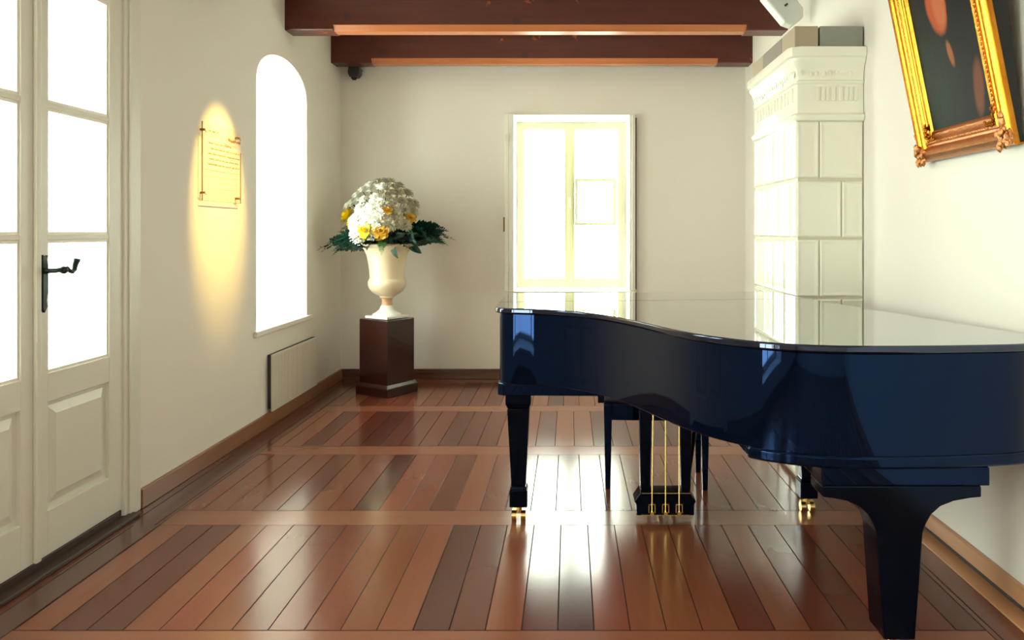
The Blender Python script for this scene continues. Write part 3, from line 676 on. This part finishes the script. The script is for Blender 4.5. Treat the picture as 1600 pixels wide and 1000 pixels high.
# ------------------------------------------------------------------ flowers, each bloom on its own stem
CX, CY, CZ = PC[0], PC[1], .618+.52
def bloom_mesh(name, m, R, layers, seed, cup=.5, petal_w=.34):
    random.seed(seed); b = MB()
    for li in range(layers):
        t = li/max(1, layers-1); n = int(15-7*t); L_ = R*(1-.55*t); up = cup*.2+t*1.25
        for k in range(n):
            a = 2*PI*(k+.5*(li%2))/n+random.uniform(-.1,.1); el = up+random.uniform(-.1,.1)*(1 if petal_w < .5 else 3.5); L_ = R*(1-.55*t)*(1 if petal_w < .5 else random.uniform(.7,1.15))
            d = Vector((math.cos(a)*math.cos(el), math.sin(a)*math.cos(el), math.sin(el))); s_ = Vector((-math.sin(a), math.cos(a), 0)); nrm = d.cross(s_)
            wv = L_*petal_w; z0 = Vector((0,0,R*.12*t))
            p = [z0+s_*wv*.25, z0+d*L_*.55+s_*wv*.55-nrm*L_*.04, z0+d*L_*.95+s_*wv*.35-nrm*L_*.10, z0+d*L_*1.04-nrm*L_*.14, z0+d*L_*.95-s_*wv*.35-nrm*L_*.10, z0+d*L_*.55-s_*wv*.55-nrm*L_*.04, z0-s_*wv*.25]
            vs_ = [b.bm.verts.new(q) for q in p]
            c_ = b.bm.verts.new(z0+d*L_*.55+nrm*L_*-.12)
            for i in range(6): b.bm.faces.new((vs_[i], vs_[i+1], c_))
    b.ball((0,0,R*.03), R*(.42 if petal_w < .5 else .2), 2, (1,1,.8), .12)
    me_o = b.build(name, m, None, smooth=True)
    me = me_o.data; bpy.data.objects.remove(me_o); return me
mums = [bloom_mesh('bloom', 'petal_white', .058, 5, s) for s in (1, 2)]
shaded_mums = [bloom_mesh('bloom', 'petal_cream_shade', .055, 5, s) for s in (3, 4)]
roses = [bloom_mesh('bloom', 'petal_yellow', .055, 5, 5, .9, .7)]
golds = [bloom_mesh('bloom', 'petal_gold', .050, 5, 6, .9, .7)]
def flower(name, me, pos, out, sc, label, cat, group):
    r = empty(name, pos, label=label, cat=cat, group=group)
    o = bpy.data.objects.new('bloom', me); COL.objects.link(o); o.parent = r
    o.rotation_euler = Vector(out).normalized().to_track_quat('Z', 'Y').to_euler(); o.scale = (sc, sc, sc)
    root = Vector((CX+random.uniform(-.06,.06), CY+random.uniform(-.06,.06), CZ-.02))-Vector(pos)
    b = MB(); u = -Vector(out).normalized()*.05; b.tube([u*.1, u, (root*.6+u*.4), root], .0035, 5); b.build('stem', 'stem_green', r)
# positions as (x offset, z height) seen from the room, y from a dome
def dome(dx, dz):
    rx, rz = .31, .56
    t = max(0., 1-(dx/rx)**2-(max(dz,0)/rz)**2); return -.30*math.sqrt(t)
SCL = 6.36/1200
def WW(x, y):
    v = 'near the top' if y < 316 else ('at mid height' if y < 344 else 'low')
    return v+(' on the far left of the bouquet' if x < 562 else (' left of the middle of the bouquet' if x < 584 else ' in the middle of the bouquet'))
def CW(x, y):
    v = 'at the crown' if y < 300 else ('in the upper half' if y < 330 else 'low')
    return v+(' of the bouquet, by the white blooms' if x < 618 else ' of the bouquet, towards its right edge')
def put(pxx, pyy, kind, sc=1.):
    dx = (pxx-602)*SCL; z = 1.33+(362-pyy)*SCL
    dy = dome(dx, z-1.17); pos = (CX+dx*(1+dy/6.4), CY+dy, 1.33+(z-1.33)*(1+dy/6.4))
    out = (dx, dy*1.1-.10, (z-1.15)*.6+.03)
    if kind == 'w': flower('chrysanthemum', random.choice(mums), pos, out, sc, 'white chrysanthemum bloom '+WW(pxx, pyy), 'flower', 'white chrysanthemums '+WW(pxx, pyy))
    if kind == 'c': flower('chrysanthemum', random.choice(shaded_mums), pos, out, sc, 'chrysanthemum bloom shaded to cream '+CW(pxx, pyy), 'flower', 'chrysanthemums shaded to cream '+CW(pxx, pyy))
    if kind.startswith('y'): flower('rose', roses[0], pos, out, sc, {'y1':'yellow rose at the far left edge of the bouquet','y2':'yellow rose low in the bouquet above the urn rim, left one','y3':'yellow rose at the left edge, below the larger yellow rose'}[kind], 'flower', 'yellow roses')
    if kind.startswith('g'): flower('rose', golds[0], pos, out, sc, {'g1':'golden rose in the middle of the bouquet among blooms shaded to cream','g2':'golden rose at the right edge of the bouquet','g3':'golden rose low in the bouquet, right of the yellow one'}[kind], 'flower', 'golden roses')
random.seed(12)
for a in ((575,298),(586,290),(598,292),(570,312),(590,308),(548,318),(558,312),(541,322)): put(*a, 'w', random.uniform(.75,.95))
for a in ((588,322),(576,334),(564,340),(580,350),(566,356),(557,352),(592,342),(560,368),(570,372),(600,355),(586,364),(602,334),(598,318),(566,326),(585,338),(552,345)): put(*a, 'w', random.uniform(.95,1.2))
for a in ((612,292),(624,300),(606,304),(618,312),(632,314),(610,322),(624,326),(638,328),(614,340),(628,338),(588,284),(600,283),(606,350),(620,352),(640,316),(630,350)): put(*a, 'c', random.uniform(.8,1.05))
for a in ((606,284),(620,290),(634,302),(644,318),(646,330),(640,352),(612,300),(596,284)): put(*a, 'c', 1.05)
for a in ((563,298),(554,306),(574,290),(546,318),(550,330)): put(*a, 'w', .95)
put(542,338,'y1',1.55); put(549,353,'y3',1.1); put(582,361,'y2',1.4); put(607,362,'g3',1.4); put(613,329,'g1',1.0); put(645,340,'g2',1.05)
for a in ((594,371),(572,376)): put(*a, 'w', .5)

# fern fronds and leaves
def frond_mesh(seed, Lf, m, droop=.3, wide=.22, name='frond'):
    random.seed(seed); b = MB(); n = 26; pts = []
    for i in range(n+1):
        t = i/n; pts.append(Vector((Lf*t, 0, Lf*(.16*math.sin(t*2.2)-droop*t*t))))
    b.tube(pts, [.0028*(1-.7*i/n) for i in range(n+1)], 5)
    for i in range(3, n+1):
        t = i/n; wl = 1.15*Lf*wide*math.sin(PI*(.12+.86*t))**.7*(1.05-.5*t)
        for sd in (-1, 1):
            d = Vector((.55+random.uniform(-.1,.1), sd, random.uniform(-.35,.35))).normalized(); q = Vector((1,0,0))*wl*.22; p = pts[i]
            up = Vector((0,0,random.uniform(-.1,.25)))*wl*.3
            v_ = [b.bm.verts.new(p), b.bm.verts.new(p+d*wl*.5+q*1.5+up), b.bm.verts.new(p+d*wl), b.bm.verts.new(p+d*wl*.5-q*1.5-up*.5)]
            b.bm.faces.new((v_[0], v_[1], v_[2])); b.bm.faces.new((v_[0], v_[2], v_[3]))
    o = b.build(name, m); me = o.data; bpy.data.objects.remove(o); return me
fr = [frond_mesh(s, l, 'leaf_dark', d) for s, l, d in ((1,.30,.22),(2,.36,.30),(3,.24,.10),(4,.30,.45))]
frg = frond_mesh(9, .24, 'leaf_grey', .2)
frl = frond_mesh(10, .17, 'leaf_light', .55, .3)
def add_frond(me, az, el, base_r, z, sc=1., label='', cat='leaf', group='dark', roll=0.):
    if group == 'dark': group = label.replace('frond ', 'fronds ', 1)
    o = bpy.data.objects.new('fern_frond', me); COL.objects.link(o)
    o.location = (CX+math.cos(az)*base_r, CY+math.sin(az)*base_r, z)
    o.rotation_euler = (Matrix.Rotation(az, 3, 'Z') @ Matrix.Rotation(-el, 3, 'Y') @ Matrix.Rotation(roll, 3, 'X')).to_euler(); o.scale = (sc,)*3
    tag(o, label, cat, group)
random.seed(40)
for k in range(64):
    az = 2*PI*k/64+random.uniform(-.08,.08); side = abs(math.cos(az))
    el = random.uniform(-.10,.28); z = 1.225+random.uniform(-.02,.10)
    sc = (.62+.55*side**2)*random.uniform(.85,1.1)
    lab = 'dark green fern frond spreading left over the urn rim' if math.cos(az) < -.3 else ('dark green fern frond spreading right over the urn rim' if math.cos(az) > .3 else 'dark green fern frond at the middle of the urn rim')
    add_frond(random.choice(fr), az, el, .09, z, sc, lab, roll=random.choice((-1,1))*random.uniform(.3,1.3))
for az, el, sc in ((.05,.42,1.05),(-.15,.30,1.1),(.02,.22,1.15),(-.3,.14,1.0),(.1,.10,1.0),(-.1,.5,.85)):
    add_frond(fr[1], az, el, .14, 1.235, sc, 'long dark fern frond reaching far right of the urn', roll=random.uniform(-.5,.5))
for az, el, sc in ((PI+.1,.02,1.15),(PI-.2,.22,.95),(PI+.3,-.02,1.05),(PI,.15,1.0),(PI+.2,.32,.85),(PI+.35,.5,.75),(PI+.15,.62,.7),(PI-.1,.45,.8),(PI+.5,.3,.8)):
    add_frond(fr[1], az, el, .14, 1.235, sc, 'long dark fern frond reaching far left of the urn', roll=random.uniform(-.5,.5))
for k in range(13):
    add_frond(random.choice(fr), -2.45+k*.15, random.uniform(-.35,.15), .215, 1.272, random.uniform(.42,.6), 'short dark fern frond falling over the front of the urn rim', roll=random.choice((-1,1))*random.uniform(.2,.9))
for az, sc in ((-1.0,.9),(-.7,.9)): add_frond(frg, az, .35, .20, 1.25, sc, 'grey green fern frond right of the low golden rose', group='grey fern fronds')
add_frond(fr[0], PI-.4, 1.0, .10, 1.42, .75, 'dark fern sprig between the white blooms, upper left', roll=.6); add_frond(fr[0], PI+.5, .75, .12, 1.40, .7, 'dark fern sprig between the white blooms, upper left', roll=-.5)
add_frond(frl, -1.45, -.35, .25, 1.262, .95, 'light green sprig hanging over the front of the urn rim', group=None); 
def leaf(az, el, z, sc, label):
    b = MB(); n = 10; L_ = .15*sc; up = []; dn = []
    for i in range(n+1):
        t = i/n; w_ = .032*sc*math.sin(PI*t)**.8; zz = -.05*sc*t*t
        up.append(b.bm.verts.new((L_*t, w_, zz+.008))); dn.append(b.bm.verts.new((L_*t, -w_, zz+.008)))
    md = [b.bm.verts.new((L_*i/n, 0, -.05*sc*(i/n)**2)) for i in range(n+1)]
    for i in range(n):
        b.bm.faces.new((up[i], up[i+1], md[i+1], md[i])); b.bm.faces.new((md[i], md[i+1], dn[i+1], dn[i]))
    bmesh.ops.remove_doubles(b.bm, verts=b.bm.verts, dist=1e-5)
    o = b.build('broad_leaf', 'leaf_dark'); o.location = (CX+math.cos(az)*.17, CY+math.sin(az)*.17, z); o.rotation_euler = (Matrix.Rotation(az,3,'Z') @ Matrix.Rotation(-el,3,'Y') @ Matrix.Rotation(1.0,3,'X')).to_euler()
    tag(o, label, 'leaf')
leaf(-.25, -.45, 1.235, 1.0, 'broad dark leaf drooping past the right end of the urn rim')
leaf(-1.1, -1.0, 1.24, .9, 'small dark leaf hanging over the urn rim, right of the light green sprig')

# ------------------------------------------------------------------ grand piano
LZ = .987
outline = [(-.345,4.28),(-.345,3.60),(-.340,3.50),(-.318,3.455),(-.275,3.435),(-.20,3.418),(-.142,3.402),(-.056,3.36),(.028,3.300),(.100,3.224),(.157,3.142),(.215,3.035),(.268,2.919),(.315,2.805),(.360,2.699),(.402,2.618),(.446,2.549),(.488,2.496),(.531,2.450),(.573,2.411),(.615,2.379),(.70,2.335),(.79,2.312),(.935,2.302),(1.079,2.308),(1.247,2.325),(1.39,2.345),(1.48,2.395),(1.525,2.46),(1.53,2.56),(1.50,2.72),(1.31,3.50),(1.205,4.06),(1.168,4.40)]
def chaikin(pts, n, keep):
    for _ in range(n):
        out = []
        for i in range(len(pts)):
            a, c = pts[i], pts[(i+1)%len(pts)]
            if i in keep_idx(pts, keep): out.append(a)
            out.append((a[0]*.75+c[0]*.25, a[1]*.75+c[1]*.25)); out.append((a[0]*.25+c[0]*.75, a[1]*.25+c[1]*.75))
        pts = out
    return pts
def keep_idx(pts, keep): return {i for i, p in enumerate(pts) if any(abs(p[0]-k[0])+abs(p[1]-k[1]) < 1e-6 for k in keep)}
keep = [(-.345,4.28),(1.168,4.40)]
ol = chaikin(outline, 2, keep)
def offset(pts, d):
    out = []; n = len(pts)
    for i in range(n):
        a = Vector(pts[i-1]); p = Vector(pts[i]); c = Vector(pts[(i+1)%n])
        n1 = (p-a); n2 = (c-p)
        if n1.length < 1e-7 or n2.length < 1e-7: out.append(tuple(p)); continue
        n1 = Vector((n1.y, -n1.x)).normalized(); n2 = Vector((n2.y, -n2.x)).normalized()
        nn = (n1+n2).normalized(); k = 1/max(.5, nn.dot(n1)); out.append((p.x+nn.x*d*k, p.y+nn.y*d*k))
    return out
area = sum(ol[i-1][0]*ol[i][1]-ol[i][0]*ol[i-1][1] for i in range(len(ol)))
sgn = 1 if area > 0 else -1     # offset() with positive d grows a counter-clockwise outline
def grow(d): return offset(ol, d*sgn)
def clip(pts, a, n_):
    out = []; m_ = len(pts)
    f = lambda p: (p[0]-a[0])*n_[0]+(p[1]-a[1])*n_[1]
    for i in range(m_):
        p, q = pts[i], pts[(i+1)%m_]; fp, fq = f(p), f(q)
        if fp >= 0: out.append(p)
        if fp*fq < 0: t = fp/(fp-fq); out.append((p[0]+(q[0]-p[0])*t, p[1]+(q[1]-p[1])*t))
    return out
r = empty('grand_piano', (.5, 3.3, 0), label='glossy blue-black grand piano with closed lid, seen from its tail', cat='piano')
Mt = Matrix.Translation(-Vector(r.location)); piano = r
hn = Vector((-.125, 1)).normalized(); ha = (.22, 3.81)
b = MB(); b.prism(clip(grow(0), (ha[0]-hn.x*.0012, ha[1]-hn.y*.0012), (-hn.x, -hn.y)), 'z', LZ-.024, LZ); b.xf(Mt); lid = b.build('lid', 'lid_lacquer', r, smooth=True, bev=.006, seg=3)
b = MB(); b.prism(clip(grow(0), (ha[0]+hn.x*.0012, ha[1]+hn.y*.0012), (hn.x, hn.y)), 'z', LZ-.024, LZ); b.xf(Mt); b.build('front_lid', 'lid_lacquer', r, smooth=True, bev=.004, seg=3)
b = MB(); b.prism(clip(grow(-.02), (0, 3.98), (0, -1)), 'z', .645, LZ-.025); b.xf(Mt); b.build('rim', 'piano_lacquer', r, smooth=True, bev=.004, seg=2)
# key end: cheeks, fallboard, keys
b = MB(); kb = clip(grow(-.02), (0, 3.98), (0, 1))
b.prism([(-.325,3.98),(-.26,3.98),(-.26,4.26),(-.325,4.26)], 'z', .645, LZ-.025); b.prism([(1.13,3.98),(1.195,3.98),(1.165,4.38),(1.10,4.375)], 'z', .645, LZ-.025); b.xf(Mt); b.build('key_cheek', 'piano_lacquer', r, bev=.004)
b = MB(); b.prism([(-.26,3.98),(1.13,3.98),(1.12,4.13),(-.26,4.03)], 'z', .70, LZ-.027); b.xf(Mt); b.build('fallboard', 'piano_lacquer', r)
b = MB(); 
for k in range(52):
    t0 = k/52; x0 = -.25+1.35*t0; yy = 4.03+.10*t0; b.box((x0+.0006, yy, .700), (x0+.0250, yy+.145, .722))
b.xf(Mt); kk = b.build('white_keys', 'ivory', r); kk['kind'] = 'stuff'
b = MB()
for k in range(51):
    if k % 7 in (2, 6): continue
    t0 = (k+1)/52; x0 = -.25+1.35*t0; yy = 4.03+.10*t0; b.box((x0-.006, yy, .722), (x0+.006, yy+.095, .734))
b.xf(Mt); kk = b.build('black_keys', 'piano_lacquer', r); kk['kind'] = 'stuff'
b = MB(); b.prism([(-.325,4.26),(-.325,3.475),(-.30,3.455),(.16,3.44),(.22,3.47),(1.27,3.60),(1.165,4.38)], 'z', .592, .648); b.xf(Mt); b.build('key_bed', 'piano_lacquer', r, bev=.004)
# lower edge of the rim: a bead round the tail
tail = clip(grow(-.012), (.50, 2.45), (.35, -.94)); tail = clip(grow(-.010), (.565, 0), (1, 0)); tail = clip(tail, (0, 3.1), (0, -1))
b = MB(); b.prism(tail, 'z', .612, .650); b.xf(Mt); b.build('tail_moulding', 'piano_lacquer', r, smooth=True, bev=.008, seg=3)
# braces below
b = MB(); b.box((1.0,2.5,.56),(1.10,3.5,.612)); b.xf(Mt); b.build('bottom_brace', 'piano_satin', r)
b = MB(); b.box((.128,3.47,.556),(.156,3.50,.592)); b.ball((.165,3.462,.588), .006, 1); b.xf(Mt); b.build('lid_bracket', 'piano_satin', r)
def caster(parent, x, y, M):
    b = MB(); b.tube([(x,y,.04),(x,y,.085)], .014, 12); b.box((x-.03,y-.012,.034),(x+.03,y+.012,.05)); b.xf(M); c = b.build('caster', 'brass', parent, smooth=True)
    for s in (-1, 1):
        b = MB(); b.tube([(x+s*.021-.011,y-.004,.024),(x+s*.021+.011,y-.004,.024)], .0238, 20); b.xf(M); b.build('caster_wheel', 'brass', c, smooth=True)
def front_leg(x, y, zt):
    b = MB()
    b.box((x-.058,y-.058,zt-.052),(x+.058,y+.058,zt)); b.taper((x,y), zt-.068, .098, .098, zt-.052, .110, .110)
    b.taper((x,y), .165, .066, .066, zt-.068, .102, .102); b.taper((x,y), .150, .080, .080, .165, .068, .068); b.box((x-.041,y-.041,.070),(x+.041,y+.041,.150))
    b.xf(Mt); l = b.build('leg', 'piano_satin', r, bev=.004); caster(l, x, y, Mt)
front_leg(-.234, 3.545, .592); front_leg(1.130, 3.66, .592)
# tail leg with curved bracket
TX, TY = 1.006, 2.40
b = MB(); b.box((TX-.235,TY-.06,.555),(TX+.275,TY+.14,.612)); b.xf(Mt); b.build('leg_mount', 'piano_lacquer', r, bev=.004)
pts = [(TX+.250,.555),(TX+.250,.520),(TX+.215,.517),(TX+.165,.508),(TX+.125,.492),(TX+.098,.468),(TX+.082,.440),(TX+.072,.412),(TX+.048,.085),(TX-.048,.085),(TX-.070,.412),(TX-.080,.440),(TX-.096,.468),(TX-.122,.492),(TX-.160,.508),(TX-.205,.517),(TX-.235,.520),(TX-.235,.555)]
b = MB(); b.prism(pts, 'y', TY-.060, TY+.060); b.xf(Mt); l = b.build('leg', 'piano_satin', r, bev=.005); caster(l, TX, TY, Mt)
# lyre with rods
LX, LY = .437, 3.555
lr = MB(); lr.prism([(LX-.132,.034),(LX+.132,.034),(LX+.132,.085),(LX+.142,.098),(LX+.128,.118),(LX+.112,.142),(LX+.04,.140),(LX-.04,.140),(LX-.112,.142),(LX-.128,.118),(LX-.142,.098),(LX-.132,.085)], 'y', LY-.05, LY+.05)
lr.xf(Mt); ly = lr.build('pedal_lyre', 'piano_satin', r, bev=.004)
for s, px_ in ((-1, LX-.088), (1, LX+.098)):
    b = MB(); b.taper((px_, LY), .138, .044, .04, .592, .062, .05); b.xf(Mt); b.build('lyre_post', 'piano_satin', ly, bev=.003)
b = MB(); b.tube([(LX+.110,LY+.05,.11),(LX+.175,LY+.04,.592)], .011, 8); b.xf(Mt); b.build('lyre_brace', 'piano_satin', ly)
b = MB(); b.box((LX-.108,LY-.056,.136),(LX+.118,LY-.050,.139)); b.xf(Mt); b.build('lyre_rail', 'brass', ly)
for k, dx in enumerate((-.062,-.0,.062)):
    b = MB(); b.tube([(LX+dx, LY-.058, .052), (LX+dx+(.006 if k == 0 else 0), LY-.056, .592)], .0034, 8); b.xf(Mt); b.build('pedal_rod', 'brass', ly)
    b = MB(); z0, z1, hw_ = .050, .090, .016; t = .004
    b.box((LX+dx-hw_,LY-.060,z0),(LX+dx-hw_+t,LY-.050,z1)).box((LX+dx+hw_-t,LY-.060,z0),(LX+dx+hw_,LY-.050,z1)).box((LX+dx-hw_,LY-.060,z1-t),(LX+dx+hw_,LY-.050,z1)).box((LX+dx-.008,LY-.066,.040),(LX+dx+.008,LY-.052,.056))
    b.xf(Mt); b.build('rod_bracket', 'brass', ly)
    b = MB(); b.tube([(LX+dx, LY+.03, .055),(LX+dx, LY+.10, .052),(LX+dx, LY+.16, .042)], [.008,.010,.014], 10); b.xf(Mt); b.build('pedal', 'brass', ly, smooth=True)
b = MB(); b.box((LX-.11,LY-.057,.036),(LX+.11,LY-.051,.040)); b.xf(Mt); b.build('lyre_sill', 'brass', ly)
# cord from the underside to the right leg
b = MB(); pts = [(.76,2.90,.60),(.80,2.98,.555),(.86,3.12,.50),(.90,3.22,.455),(.955,3.36,.40),(1.01,3.5,.36),(1.075,3.62,.35)]; b.tube(pts, .0045, 6); b.ball(pts[2], .007, 1); b.ball(pts[5], .009, 1); b.xf(Mt); b.build('pedal_cord', 'black_plastic', r)

# ------------------------------------------------------------------ piano bench behind the lyre
r = empty('piano_bench', (.455, 4.12, 0), rz=math.radians(-2.5), label='low black piano bench tucked in behind the pedals', cat='bench')
b = MB(); b.box((-.28,-.17,.445),(.28,.17,.495)); b.build('seat', 'bench_leather', r, bev=.015, seg=3)
b = MB(); b.box((-.27,-.16,.355),(.27,-.14,.445)).box((-.27,.14,.355),(.27,.16,.445)).box((-.27,-.14,.355),(-.25,.14,.445)).box((.25,-.14,.355),(.27,.14,.445)); b.build('apron', 'piano_lacquer', r, bev=.003)
for sx_ in (-1, 1):
    for sy_ in (-1, 1):
        b = MB(); b.taper((sx_*.25, sy_*.145), 0, .026, .026, .445, .044, .044); b.build('leg', 'piano_lacquer', r, bev=.003)
